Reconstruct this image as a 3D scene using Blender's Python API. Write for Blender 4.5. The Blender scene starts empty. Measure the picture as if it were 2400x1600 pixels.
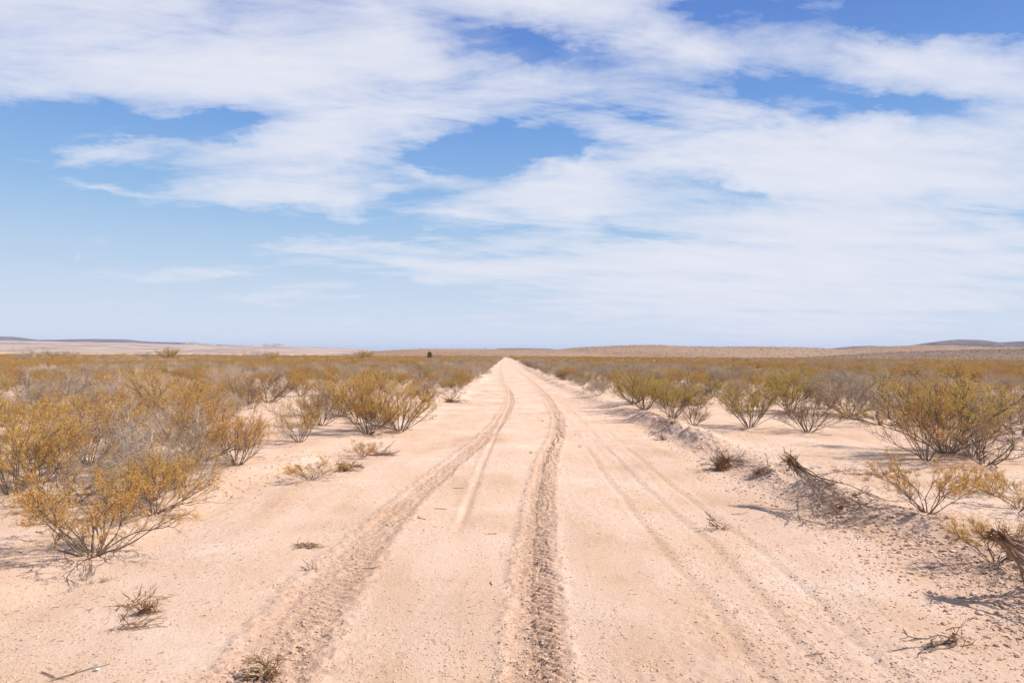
import bpy, math, random
import numpy as np
from mathutils import Matrix, Vector, Euler

# ------------------------------------------------------------------ camera, sky, sun, exposure
S = bpy.context.scene
COL = S.collection
R = math.radians
CAM_H, FPX, W0, H0 = 1.9, 1600.0, 2400.0, 1600.0
PITCH, YAW, ROLL = math.atan(31/1600), -math.atan(16/1600), 0.006
cam = bpy.data.cameras.new('camera'); camo = bpy.data.objects.new('camera', cam); COL.objects.link(camo)
cam.lens = 24.0; cam.sensor_width = 36.0; cam.clip_start = 0.05; cam.clip_end = 90000
CM = Matrix.Rotation(YAW, 4, 'Z') @ Matrix.Rotation(R(90)+PITCH, 4, 'X') @ Matrix.Rotation(ROLL, 4, 'Z')
camo.matrix_world = Matrix.Translation((0, 0, CAM_H)) @ CM
S.camera = camo
S.view_settings.view_transform = 'Standard'; S.view_settings.look = 'None'
S.view_settings.exposure = 0.36; S.view_settings.gamma = 1
S.render.film_transparent = False
S.cycles.use_denoising = True; S.cycles.denoiser = 'OPENIMAGEDENOISE'; S.cycles.denoising_prefilter = 'ACCURATE'
S.cycles.max_bounces = 6; S.cycles.diffuse_bounces = 3; S.cycles.transmission_bounces = 3
S.cycles.transparent_max_bounces = 4; S.cycles.volume_bounces = 0; S.cycles.glossy_bounces = 1
S.cycles.caustics_reflective = False; S.cycles.caustics_refractive = False

SUN_EL = R(43); SUN_AZ = math.atan2(0.10, 1.0)      # azimuth counted from +X towards +Y
sd = Vector((math.cos(SUN_EL)*math.cos(SUN_AZ), math.cos(SUN_EL)*math.sin(SUN_AZ), math.sin(SUN_EL)))
sl = bpy.data.lights.new('sun', 'SUN'); sl.energy = 5.0; sl.angle = R(0.5); sl.color = (1, .955, .89)
slo = bpy.data.objects.new('sun', sl); COL.objects.link(slo)
slo.rotation_euler = sd.to_track_quat('Z', 'Y').to_euler(); slo.location = (60, 6, 60)

def ray(px, py):
    """direction of a photo pixel (2400 x 1600)"""
    return (CM.to_3x3() @ Vector(((px-W0/2)/FPX, -(py-H0/2)/FPX, -1))).normalized()

def make_world():
    w = bpy.data.worlds.new('World'); S.world = w; w.use_nodes = True
    nt = w.node_tree; nt.nodes.clear(); N = nt.nodes.new; L = nt.links.new
    out = N('ShaderNodeOutputWorld'); bg = N('ShaderNodeBackground')
    sky = N('ShaderNodeTexSky'); sky.sky_type = 'NISHITA'; sky.sun_disc = False
    sky.sun_elevation = SUN_EL; sky.sun_rotation = math.pi/2 - SUN_AZ
    sky.air_density = 1.0; sky.dust_density = 0.35; sky.ozone_density = 2.2; sky.altitude = 1200
    bg.inputs['Strength'].default_value = 0.122
    tc = N('ShaderNodeTexCoord'); sep = N('ShaderNodeSeparateXYZ'); L(tc.outputs['Generated'], sep.inputs[0])
    def math_(op, a, b=None, c=None):
        n = N('ShaderNodeMath'); n.operation = op
        for i, v in enumerate((a, b, c)):
            if v is None: continue
            if isinstance(v, (int, float)): n.inputs[i].default_value = v
            else: L(v, n.inputs[i])
        return n.outputs[0]
    az = math_('ARCTAN2', sep.outputs[0], sep.outputs[1])
    el = math_('ARCSINE', sep.outputs[2])
    comb = N('ShaderNodeCombineXYZ'); L(az, comb.inputs[0]); L(el, comb.inputs[1])
    # cirrus live on a high plane: stretch the noise with the plane's perspective
    zz = math_('ADD', math_('MAXIMUM', sep.outputs[2], 0.0), 0.16)
    px = math_('DIVIDE', sep.outputs[0], zz); py = math_('DIVIDE', sep.outputs[1], zz)
    pl = N('ShaderNodeCombineXYZ'); L(px, pl.inputs[0]); L(py, pl.inputs[1])
    def noise(vec, scale, detail, rough, mapping=None, dist=0.0):
        if mapping:
            m = N('ShaderNodeMapping'); L(vec, m.inputs[0])
            m.inputs['Rotation'].default_value = (0, 0, R(mapping[0])); m.inputs['Scale'].default_value = mapping[1]
            if len(mapping) > 2: m.inputs['Location'].default_value = mapping[2]
            vec = m.outputs[0]
        n = N('ShaderNodeTexNoise'); n.inputs['Scale'].default_value = scale
        n.inputs['Detail'].default_value = detail; n.inputs['Roughness'].default_value = rough
        n.inputs['Distortion'].default_value = dist
        L(vec, n.inputs['Vector']); return n
    # warp of the az/el coordinates
    wn = noise(pl.outputs[0], 1.5, 4, .55)
    sub = N('ShaderNodeVectorMath'); sub.operation = 'SUBTRACT'; L(wn.outputs['Color'], sub.inputs[0]); sub.inputs[1].default_value = (.5, .5, .5)
    mul = N('ShaderNodeVectorMath'); mul.operation = 'MULTIPLY'; L(sub.outputs[0], mul.inputs[0]); mul.inputs[1].default_value = (.15, .042, 0)
    add0 = N('ShaderNodeVectorMath'); add0.operation = 'ADD'; L(comb.outputs[0], add0.inputs[0]); L(mul.outputs[0], add0.inputs[1])
    wn2 = noise(comb.outputs[0], 6.5, 8, .66, (0, (1, 1.8, 1)))
    sub2 = N('ShaderNodeVectorMath'); sub2.operation = 'SUBTRACT'; L(wn2.outputs['Color'], sub2.inputs[0]); sub2.inputs[1].default_value = (.5, .5, .5)
    mul2 = N('ShaderNodeVectorMath'); mul2.operation = 'MULTIPLY'; L(sub2.outputs[0], mul2.inputs[0]); mul2.inputs[1].default_value = (.24, .075, 0)
    add = N('ShaderNodeVectorMath'); add.operation = 'ADD'; L(add0.outputs[0], add.inputs[0]); L(mul2.outputs[0], add.inputs[1])
    def uv(p):
        d = ray(p[0]*1.0204, p[1]*1.0204); return math.atan2(d.x, d.y), math.asin(d.z)
    strokes = [  # (x1,y1,x2,y2 in the 2352-wide picture), half width, amount
        (-400, 60, 650, 120, 140, .85), (350, 130, 1250, 250, 125, .85), (1000, 220, 1800, 330, 85, .75),
        (720, -90, 1010, 230, 120, .6), (900, -80, 1500, 60, 80, .9), (1250, 20, 1950, 170, 75, .85), (1800, 90, 2600, 120, 90, .75),
        (1950, 190, 2500, 190, 60, .4), (1450, 240, 2000, 330, 100, .7), (1500, 330, 2500, 300, 90, .9), (1500, 390, 2500, 440, 90, .95),
        (1050, 440, 1500, 460, 75, .9), (1180, 400, 1440, 380, 55, .6), (1300, 390, 1385, 310, 30, .45),
        (850, 560, 2500, 540, 65, .75), (1250, 610, 2700, 600, 110, .9), (900, 640, 2500, 690, 100, .75), (1300, 740, 2700, 740, 60, .6), (1300, 560, 2600, 520, 90, .5), (1000, 660, 2600, 650, 100, .45), (1700, 280, 2100, 380, 80, .5), (300, 90, 1000, 200, 90, .35),
        (430, 415, 930, 450, 45, .85), (560, 420, 900, 290, 60, .7), (720, 488, 900, 445, 22, .7), (20, 340, 450, 335, 26, .75),
        (350, 350, 800, 320, 35, .35), (-60, 360, 480, 462, 17, .75), (840, 365, 1080, 405, 15, .5), (400, 548, 1150, 560, 26, .7),
        (560, 585, 1250, 630, 28, .6), (80, 612, 850, 655, 20, .38), (200, 690, 900, 692, 14, .32), (400, 655, 1000, 660, 30, .2),
        (-200, 170, 500, 190, 60, .4), (350, 250, 900, 290, 60, .35), (-200, -40, 700, 20, 90, .5), (1000, 120, 1500, 170, 60, .25), (110, 560, 170, 582, 14, .4), (0, 740, 1400, 730, 35, .2), (950, 490, 1150, 520, 22, .6),
        (960, 85, 1480, 120, 50, -.75), (1450, 130, 2000, 190, 60, -.6), (1850, 215, 2352, 270, 42, -.8), (1950, -20, 2500, 20, 60, -.9),
        (1550, 390, 1850, 480, 32, -.8), (900, 300, 1400, 340, 50, -.7), (1650, 200, 1900, 260, 30, -.3), (2080, 500, 2260, 520, 22, -.5),
        (1300, 510, 1480, 516, 18, -.45), (1550, 728, 1950, 738, 13, -.4), (-100, 270, 320, 275, 45, -1.0), (0, 420, 500, 520, 60, -.6), (900, 335, 1340, 360, 50, -.8), (300, 305, 700, 262, 34, -.9), (0, 440, 420, 560, 70, -.6), (250, 520, 700, 505, 36, -.8), (850, 670, 1030, 665, 20, -.6),
        (0, 480, 700, 500, 60, -.5), (100, 20, 480, 40, 40, -.25)]
    tot = None
    for x1, y1, x2, y2, hw, amt in strokes:
        a, b = uv((x1, y1)), uv((x2, y2))
        cx, cy = (a[0]+b[0])/2, (a[1]+b[1])/2
        dx, dy = b[0]-a[0], b[1]-a[1]
        m = N('ShaderNodeMapping'); m.vector_type = 'TEXTURE'; L(add.outputs[0], m.inputs[0])
        m.inputs['Location'].default_value = (cx, cy, 0); m.inputs['Rotation'].default_value = (0, 0, math.atan2(dy, dx))
        m.inputs['Scale'].default_value = (math.hypot(dx, dy)/2*1.35+hw/1600, hw*1.75/1600, 1)
        g = N('ShaderNodeTexGradient'); g.gradient_type = 'QUADRATIC_SPHERE'; L(m.outputs[0], g.inputs[0])
        tot = math_('MULTIPLY_ADD', g.outputs['Fac'], amt*1.0, tot if tot is not None else 0.0)
    def turned(deg):
        m = N('ShaderNodeMapping'); L(pl.outputs[0], m.inputs[0]); m.inputs['Rotation'].default_value = (0, 0, R(deg)); return m.outputs[0]
    f1 = noise(turned(14), 1.2, 9, .60, (0, (.6, 2.3, 1)), .35)      # long combed fibres
    f2 = noise(turned(-14), 3.0, 9, .68, (0, (.8, 2.2, 1), (3, 7, 0)), .45)
    f3 = noise(turned(30), 1.0, 5, .55, (0, (1, 1.5, 1), (9, 2, 0)), .2)
    def ctr(n, k): return math_('MULTIPLY', math_('SUBTRACT', n.outputs['Fac'], .5), k)
    fn = math_('ADD', math_('ADD', ctr(f1, 2.6), ctr(f2, 1.7)), ctr(f3, 1.2))          # about -1..1
    pos = math_('MAXIMUM', tot, 0.0)
    den = math_('ADD', math_('MULTIPLY', pos, math_('MULTIPLY_ADD', fn, .7, .80)), math_('MULTIPLY_ADD', fn, .38, .015))
    den = math_('ADD', den, math_('MULTIPLY', math_('MINIMUM', tot, 0.0), .09))
    den = math_('ADD', math_('MAXIMUM', den, 0.0), math_('MULTIPLY', math_('MAXIMUM', math_('ADD', ctr(f3, 1.0), ctr(f1, 1.0)), 0.0), math_('MULTIPLY', math_('MAXIMUM', math_('ADD', sep.outputs[2], -.08), 0.0), 2.2)))
    fac = math_('SUBTRACT', 1.0, math_('EXPONENT', math_('MULTIPLY', den, -2.7)))
    # thin milky veil low in the sky
    veil = N('ShaderNodeMapRange'); L(el, veil.inputs['Value']); veil.inputs['From Min'].default_value = 0; veil.inputs['From Max'].default_value = .21
    veil.inputs['To Min'].default_value = .66; veil.inputs['To Max'].default_value = 0.0
    fac2 = math_('MAXIMUM', fac, veil.outputs[0])
    gr = N('ShaderNodeValToRGB'); e = gr.color_ramp.elements
    stops = [(0, (4.3, 4.95, 5.6)), (.06, (3.3, 4.35, 5.4)), (.12, (2.5, 3.8, 5.25)), (.21, (1.95, 3.3, 5.15)), (.32, (1.15, 2.35, 4.8)), (.45, (.78, 1.65, 4.2)), (.62, (.42, 1.1, 3.5))]
    while len(e) < len(stops): e.new(.5)
    for q, (p, c) in enumerate(stops): e[q].position = p; e[q].color = (*c, 1)
    L(el, gr.inputs[0])
    up = N('ShaderNodeMapRange'); L(el, up.inputs['Value']); up.inputs['From Min'].default_value = .5; up.inputs['From Max'].default_value = .9
    base = N('ShaderNodeMix'); base.data_type = 'RGBA'; L(up.outputs[0], base.inputs['Factor']); L(gr.outputs[0], base.inputs[6]); L(sky.outputs[0], base.inputs[7])
    cl = N('ShaderNodeMix'); cl.data_type = 'RGBA'; L(f2.outputs['Fac'], cl.inputs['Factor']); cl.inputs[6].default_value = (4.75, 4.95, 5.65, 1); cl.inputs[7].default_value = (5.5, 5.55, 6.0, 1)
    mix = N('ShaderNodeMix'); mix.data_type = 'RGBA'; L(fac2, mix.inputs['Factor']); L(base.outputs[2], mix.inputs[6])
    L(cl.outputs[2], mix.inputs[7])
    L(mix.outputs[2], bg.inputs['Color']); L(bg.outputs[0], out.inputs['Surface'])
make_world()

# ------------------------------------------------------------------ helpers
def at(px, py, zp=0.0):
    """ground point under a photo pixel given in the 2352-wide picture"""
    d = ray(px*1.0204, py*1.0204); t = (CAM_H-zp)/max(1e-5, -d.z)
    return d.x*t, d.y*t

def vn(x, y, seed=0):
    x = np.asarray(x, float); y = np.asarray(y, float)
    xi = np.floor(x).astype(np.int64); yi = np.floor(y).astype(np.int64)
    fx = x-xi; fy = y-yi; fx = fx*fx*(3-2*fx); fy = fy*fy*(3-2*fy)
    def h(a, b):
        n = (a*374761393 + b*668265263 + seed*1442695041) & 0xffffffff
        n = ((n ^ (n >> 13))*1274126177) & 0xffffffff
        return ((n ^ (n >> 16)) & 0xffff)/65535.0
    return (h(xi, yi)*(1-fx)+h(xi+1, yi)*fx)*(1-fy) + (h(xi, yi+1)*(1-fx)+h(xi+1, yi+1)*fx)*fy
def fbm(x, y, o=4, seed=0, g=.5):
    s = 0; a = 1; t = 0
    for i in range(o):
        s = s+a*vn(x*2**i+i*17.3, y*2**i-i*9.1, seed+i); t += a; a *= g
    return s/t
def ss(a, b, x):
    t = np.clip((x-a)/(b-a), 0, 1); return t*t*(3-2*t)

def path(pts):
    P = sorted([at(*p) for p in pts], key=lambda p: p[1])
    ys = np.array([p[1] for p in P]); xs = np.array([p[0] for p in P])
    return lambda y: np.interp(y, ys, xs)
RUT_L = path([(420, 1800), (540, 1650), (610, 1540), (710, 1400), (790, 1300), (870, 1220), (960, 1130), (1045, 1060), (1110, 1010), (1150, 965), (1172, 925), (1170, 905), (1152, 875), (1148, 850), (1155, 832)])
RUT_R = path([(1235, 1800), (1232, 1540), (1228, 1400), (1232, 1250), (1240, 1150), (1255, 1060), (1280, 1000), (1282, 960), (1258, 915), (1225, 880), (1190, 850), (1170, 832)])
THIN = path([(1035, 1265), (1070, 1170), (1110, 1065), (1140, 995), (1168, 935), (1172, 920)])
TR_A = path([(2060, 1720), (1870, 1530), (1800, 1440), (1720, 1350), (1640, 1260), (1560, 1190), (1480, 1120), (1400, 1040), (1330, 960)])
TR_B = path([(1800, 1620), (1730, 1540), (1640, 1400), (1540, 1290), (1450, 1170), (1380, 1080), (1300, 960), (1235, 900)])
BERM_R = path([(2650, 1500), (2420, 1390), (2290, 1315), (2110, 1240), (1930, 1175), (1790, 1110), (1700, 1070), (1600, 1015), (1450, 955), (1330, 905), (1260, 875), (1215, 850), (1185, 833)])
BERM_L = path([(240, 1300), (440, 1190), (560, 1110), (700, 1060), (850, 1010), (1000, 940), (1060, 908), (1100, 880), (1130, 850), (1150, 832)])

def ground_z(x, y, fine=True):
    x = np.asarray(x, float); y = np.asarray(y, float)
    near = 1-ss(60, 160, y)
    z = (fbm(x*.12, y*.12, 3, 5)-.5)*.22*ss(3, 8, np.abs(x))
    z = z + (fbm(x*.8, y*.5, 3, 9)-.5)*.05
    xr, xl = BERM_R(y), BERM_L(y)
    z = z + .10*ss(-.2, .5, x-xr) + .07*ss(-.2, .6, xl-x)
    lump = fbm(x*2.6, y*2.2, 4, 21, .6)
    hr = (.04+.26*ss(.3, .75, fbm(y*.7, x*0+1, 3, 33)))*near*(1-.6*ss(11, 28, y))
    d = (x-xr); prof = np.where(d < 0, np.exp(-(d/.30)**2), np.exp(-(d/.45)**2))
    z = z + hr*prof*(.45+1.1*lump)
    hl = .12*ss(.42, .75, vn(y*.35, y*0+4, 44))*near*ss(9, 14, y)
    z = z + hl*np.exp(-((x-xl)/.35)**2)*(.4+1.2*lump)
    z = z - 3.2*ss(340, 950, np.hypot(x, y))
    if not fine: return z
    # ruts
    m = y < 140
    fade = 1/(1+np.maximum(y-14, 0)*.05)
    n1 = fbm(x*18, y*18, 3, 61); n2 = fbm(x*45, y*45, 2, 71)
    for P, hw, s, lugs in ((RUT_L(y), .15+.09*(1-ss(4.2, 9, y)), .8, .3), (RUT_R(y), .145+.02*(1-ss(4.2, 9, y)), .9, 1.3)):
        d = (x-P)+(.03*(vn(y*3, y*0, 81)-.5))
        a = np.abs(d)
        bed = 1-ss(hw*.75, hw*1.15, a)
        lip = np.exp(-((a-hw*1.35)/(hw*.3))**2)
        z = z + fade*s*(-.016*bed + .009*lip*(.3+1.4*n1))
        rough = (1-ss(hw*1.2, hw*1.9, a))*fade
        z = z + rough*(n1-.5)*.022 + rough*(n2-.5)*.010
        side = np.where(d > -.02, 1.0, .35)
        ph = y/.088+np.abs(d)*4.5+np.where(d > .02, .5, 0)
        tri = np.abs((ph % 1.0)-.5)*2
        lug = ss(.35, .6, tri)*ss(.3, .55, vn(x*6, y*9, 91)+.22)
        z = z + lugs*side*bed*lug*.028*(1-ss(12, 30, y))
    d = x-THIN(y); tw = ss(6.8, 8.5, y)*(1-ss(30, 40, y)); z = z-.012*np.exp(-(d/.05)**2)*tw+.006*np.exp(-((d+.09)/.05)**2)*tw
    for P, w in ((TR_A(y), .05), (TR_A(y)+.42, .04), (TR_B(y), .045)):
        d = x-P+.05*(vn(y*1.3, y*0+3, 13)-.5)
        br = ss(.35, .6, vn(y*.8, y*0+P*0, 17))
        z = z-.0065*br*fade*np.exp(-(d/w)**2)+.004*br*fade*np.exp(-((d-.11)/w)**2)*(.4+1.2*n1)
    off = ss(-.9, 0, x-xr)*(1-ss(1.2, 2.2, x-xr))
    patch = ss(.45, .7, fbm(x*.9, y*.9, 3, 101))
    z = z + ((n1-.5)*.020+(n2-.5)*.007)*(.18+.5*patch+1.5*off)*fade
    return z
def gz(x, y): return float(ground_z(np.array([x]), np.array([y]), False)[0])

def mesh_obj(name, verts, faces, mats, parent=None, smooth=False, face_attr=None, mat_idx=None, vert_attr=None):
    me = bpy.data.meshes.new(name)
    verts = np.asarray(verts, dtype=np.float32).reshape(-1, 3)
    if not isinstance(faces, (list, tuple)): faces = [faces]
    faces = [np.asarray(f, dtype=np.int32) for f in faces if len(f)]
    nl = sum(f.size for f in faces); nf = sum(len(f) for f in faces)
    me.vertices.add(len(verts)); me.vertices.foreach_set('co', verts.ravel())
    me.loops.add(nl); me.loops.foreach_set('vertex_index', np.concatenate([f.ravel() for f in faces]))
    me.polygons.add(nf)
    st = []; o = 0
    for f in faces:
        st.append(o+np.arange(len(f))*f.shape[1]); o += f.size
    me.polygons.foreach_set('loop_start', np.concatenate(st).astype(np.int32))
    if smooth: me.polygons.foreach_set('use_smooth', np.ones(nf, bool))
    else: me.polygons.foreach_set('use_smooth', np.zeros(nf, bool))
    if mat_idx is not None: me.polygons.foreach_set('material_index', np.asarray(mat_idx, np.int32))
    if face_attr is not None:
        a = me.attributes.new('rnd', 'FLOAT', 'FACE'); a.data.foreach_set('value', np.asarray(face_attr, np.float32))
    if vert_attr is not None:
        for k, v in vert_attr.items():
            a = me.attributes.new(k, 'FLOAT', 'POINT'); a.data.foreach_set('value', np.asarray(v, np.float32).ravel())
    for m in (mats if isinstance(mats, (list, tuple)) else [mats]): me.materials.append(m)
    me.update(calc_edges=True); me.validate()
    o = bpy.data.objects.new(name, me); COL.objects.link(o)
    if parent: o.parent = parent
    return o
def tag(o, label, cat=None, group=None, kind=None):
    o['label'] = label
    if cat: o['category'] = cat
    if group: o['group'] = group
    if kind: o['kind'] = kind
    return o
def empty(name, loc=(0, 0, 0), rz=0, sc=1):
    o = bpy.data.objects.new(name, None); COL.objects.link(o); o.empty_display_size = .2
    o.location = loc; o.rotation_euler = (0, 0, rz); o.scale = (sc,)*3 if not isinstance(sc, tuple) else sc
    return o

# ------------------------------------------------------------------ materials
def mat(name, build):
    m = bpy.data.materials.new(name); m.use_nodes = True; nt = m.node_tree
    b = nt.nodes['Principled BSDF']; b.inputs['Specular IOR Level'].default_value = .15; b.inputs['Roughness'].default_value = .9
    build(nt, b); return m
def nz(nt, scale, detail=4, rough=.55, vec=None, mp=None):
    n = nt.nodes.new('ShaderNodeTexNoise'); n.inputs['Scale'].default_value = scale; n.inputs['Detail'].default_value = detail; n.inputs['Roughness'].default_value = rough
    g = nt.nodes.new('ShaderNodeNewGeometry'); v = vec or g.outputs['Position']
    if mp:
        m = nt.nodes.new('ShaderNodeMapping'); m.inputs['Scale'].default_value = mp; nt.links.new(v, m.inputs[0]); v = m.outputs[0]
    nt.links.new(v, n.inputs['Vector']); return n.outputs['Fac']
def ramp(nt, fac, stops):
    r = nt.nodes.new('ShaderNodeValToRGB'); e = r.color_ramp.elements
    while len(e) < len(stops): e.new(.5)
    for i, (p, c) in enumerate(stops): e[i].position = p; e[i].color = (*c, 1) if len(c) == 3 else c
    nt.links.new(fac, r.inputs[0]); return r.outputs[0]
def mixc(nt, fac, a, b, mode='MIX'):
    m = nt.nodes.new('ShaderNodeMix'); m.data_type = 'RGBA'; m.blend_type = mode
    for i, v in ((0, fac), (6, a), (7, b)):
        if isinstance(v, (int, float)): m.inputs[i].default_value = v
        elif isinstance(v, tuple): m.inputs[i].default_value = (*v, 1)
        else: nt.links.new(v, m.inputs[i])
    return m.outputs[2]
def mth(nt, op, a, b=None, clamp=False):
    n = nt.nodes.new('ShaderNodeMath'); n.operation = op; n.use_clamp = clamp
    for i, v in enumerate((a, b)):
        if v is None: continue
        if isinstance(v, (int, float)): n.inputs[i].default_value = v
        else: nt.links.new(v, n.inputs[i])
    return n.outputs[0]
def attr(nt, name, typ='GEOMETRY'):
    a = nt.nodes.new('ShaderNodeAttribute'); a.attribute_name = name; a.attribute_type = typ; return a.outputs['Fac']

def b_sand(nt, b):
    big = ramp(nt, nz(nt, .55, 5, .6), [(.30, (.55, .345, .22)), (.46, (.65, .43, .29)), (.56, (.68, .465, .33)), (.68, (.73, .55, .43))])
    streak = nz(nt, 1.2, 5, .6, mp=(2.2, .45, 1))
    c = mixc(nt, mth(nt, 'MULTIPLY', ramp(nt, streak, [(.42, (0, 0, 0)), (.62, (1, 1, 1))]), .65), big, (.715, .505, .385))
    grain = ramp(nt, nz(nt, 60, 4, .7), [(.33, (.62, .56, .52)), (.44, (.95, .94, .93)), (.55, (1, 1, 1)), (.7, (1.08, 1.08, 1.08))])
    c = mixc(nt, .65, c, grain, 'MULTIPLY')
    churn = attr(nt, 'churn')
    soil = ramp(nt, nz(nt, 14, 4, .7), [(.3, (.36, .205, .13)), (.6, (.52, .325, .22))])
    c = mixc(nt, mth(nt, 'MULTIPLY', churn, .78, True), c, soil)
    scr = attr(nt, 'scrub')      # leaf litter and dry ground cover under the scrub
    lit = ramp(nt, nz(nt, 6, 5, .7), [(.42, (.42, .28, .18)), (.58, (.64, .45, .32))])
    c = mixc(nt, mth(nt, 'MULTIPLY', scr, mth(nt, 'ADD', .15, nz(nt, 1.3, 3, .6)), True), c, lit)
    nt.links.new(c, b.inputs['Base Color'])
    bp = nt.nodes.new('ShaderNodeBump'); bp.inputs['Strength'].default_value = .8; bp.inputs['Distance'].default_value = .016
    h = mth(nt, 'ADD', nz(nt, 28, 6, .75), mth(nt, 'MULTIPLY', nz(nt, 150, 3, .7), .5))
    nt.links.new(h, bp.inputs['Height']); nt.links.new(bp.outputs[0], b.inputs['Normal'])
    b.inputs['Roughness'].default_value = .95
M_SAND = mat('sandy_soil', b_sand)
def b_clod(nt, b):
    c = mixc(nt, attr(nt, 'rnd'), (.50, .32, .215), (.70, .50, .36)); nt.links.new(c, b.inputs['Base Color'])
M_CLOD = mat('dry_clods', b_clod)
def wood(c1, c2):
    def f(nt, b):
        oi = nt.nodes.new('ShaderNodeObjectInfo')
        c = mixc(nt, nz(nt, 9, 3, .6), c1, c2)
        c = mixc(nt, mth(nt, 'MULTIPLY', oi.outputs['Random'], .4), c, tuple(v*.6 for v in c1))
        nt.links.new(c, b.inputs['Base Color'])
    return f
M_STEM = mat('grey_brown_bark', wood((.13, .09, .06), (.32, .24, .18)))
M_GREY = mat('silvery_dead_twigs', wood((.33, .255, .195), (.56, .45, .365)))
M_DEAD = mat('uprooted_dry_wood', wood((.17, .115, .08), (.48, .36, .27)))
M_ROOT = mat('rusty_torn_roots', wood((.16, .08, .04), (.42, .25, .13)))
M_LITTER = mat('dark_leaf_litter', wood((.10, .06, .04), (.26, .17, .11)))
M_TAN = mat('sun_dried_tan_stalk', wood((.34, .21, .11), (.60, .42, .26)))
M_STRAW = mat('bleached_straw', wood((.55, .42, .31), (.74, .60, .46)))
def leaf(c1, c2, c3, tr=.35):
    def f(nt, b):
        oi = nt.nodes.new('ShaderNodeObjectInfo')
        c = mixc(nt, attr(nt, 'rnd'), c1, c2)
        c = mixc(nt, mth(nt, 'MULTIPLY', oi.outputs['Random'], .55), c, c3)
        nt.links.new(c, b.inputs['Base Color']); b.inputs['Roughness'].default_value = .6
        t = nt.nodes.new('ShaderNodeBsdfTranslucent'); nt.links.new(c, t.inputs[0])
        mx = nt.nodes.new('ShaderNodeMixShader'); mx.inputs[0].default_value = tr
        nt.links.new(b.outputs[0], mx.inputs[1]); nt.links.new(t.outputs[0], mx.inputs[2])
        nt.links.new(mx.outputs[0], nt.nodes['Material Output'].inputs[0])
    return f
M_OCHRE = mat('ochre_creosote_leaves', leaf((.63, .355, .065), (.84, .545, .14), (.68, .32, .11), .35))
M_GREEN = mat('olive_green_leaves', leaf((.50, .36, .075), (.70, .52, .14), (.60, .38, .10), .4))
M_PALE = mat('dusty_grey_green_leaves', leaf((.42, .35, .22), (.56, .48, .33), (.46, .37, .27)))
M_BROWN = mat('rust_brown_dry_leaves', leaf((.48, .26, .09), (.60, .37, .15), (.46, .26, .11)))
M_DARKG = mat('dark_green_spikes', leaf((.09, .09, .025), (.17, .16, .045), (.12, .10, .03), .15))
M_LIME = mat('fresh_green_leaves', leaf((.22, .25, .05), (.33, .36, .09), (.26, .26, .08)))

def b_hill(c1, c2, dots, dscale, damt):
    def f(nt, b):
        c = mixc(nt, ramp(nt, nz(nt, .0022, 6, .6), [(.35, (0, 0, 0)), (.65, (1, 1, 1))]), c1, c2)
        v = nz(nt, dscale, 4, .75)
        dd = ramp(nt, v, [(.50, (0, 0, 0)), (.60, (1, 1, 1))])
        c = mixc(nt, mth(nt, 'MULTIPLY', dd, damt), c, dots)
        nt.links.new(c, b.inputs['Base Color'])
    return f
M_HTAN = mat('tan_scrub_hillside', b_hill((.31, .185, .115), (.40, .255, .165), (.13, .085, .04), .16, .6))
M_HPALE = mat('pale_bare_slope', b_hill((.33, .22, .165), (.55, .41, .32), (.24, .165, .13), .004, .6))
M_HDARK = mat('dark_scrub_slope', b_hill((.19, .12, .08), (.26, .17, .115), (.08, .06, .035), .12, .8))
M_HFAR = mat('far_purple_rock', b_hill((.11, .08, .08), (.22, .15, .13), (.05, .04, .04), .004, .7))
M_HROCK = mat('pale_cliff_rock', b_hill((.46, .38, .33), (.34, .27, .23), (.20, .16, .14), .01, .7))

# ------------------------------------------------------------------ ground sheet
def sheet():
    pos = [6.6]; s = .013
    while pos[-1] < 45000: s *= 1.045; pos.append(pos[-1]+s)
    xs = np.concatenate([-np.array(pos)[::-1], np.arange(-6.585, 6.59, .0135), np.array(pos)])
    ys = [-45000., -8000, -1500, -400, -120, -50, -25, -12, -6, -3, -1, 0, .8, 1.5, 2.1, 2.6, 3.0, 3.3]
    y = 3.4
    while y < 45000:
        ys.append(y); y += min(max(.013, y*y/2600), y*.06)
    ys.append(45000); ys = np.array(ys)
    X, Y = np.meshgrid(xs, ys)
    Z = ground_z(X, Y)
    n, m = X.shape
    idx = np.arange(n*m).reshape(n, m)
    F = np.stack([idx[:-1, :-1], idx[:-1, 1:], idx[1:, 1:], idx[1:, :-1]], -1).reshape(-1, 4)
    def band(P, w): return 1-ss(w*.75, w*1.5, np.abs(X-P+.12*(fbm(X*2, Y*2, 2, 301)-.5)))
    fade = 1/(1+np.maximum(Y-25, 0)*.015)
    churn = np.maximum(band(RUT_L(Y), .20+.10*(1-ss(4.2, 9, Y))), band(RUT_R(Y), .19))*.75*(.55+.7*fbm(X*3, Y*1.5, 3, 310))
    churn = np.maximum(churn, .4*band(THIN(Y), .05)*ss(6.8, 8.5, Y)*(1-ss(30, 40, Y)))
    churn = np.maximum(churn, .5*band(BERM_R(Y)-.1, .4)*fbm(X*2, Y*2, 3, 320))
    churn = np.maximum(churn, .35*band(TR_A(Y), .12)*fbm(X*2, Y*1, 3, 330))*fade
    churn = np.maximum(churn, .25*ss(.55, .75, fbm(X*.7, Y*.5, 4, 340)))
    scrub = np.maximum(ss(.3, 1.6, X-BERM_R(Y)), ss(.2, 1.4, BERM_L(Y)-X))*ss(10, 45, Y)
    return mesh_obj('ground', np.stack([X, Y, Z], -1), F, M_SAND, smooth=True, vert_attr={'churn': churn, 'scrub': scrub})
g = sheet(); tag(g, 'pale sandy desert floor with the rutted dirt track', kind='structure')

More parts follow.
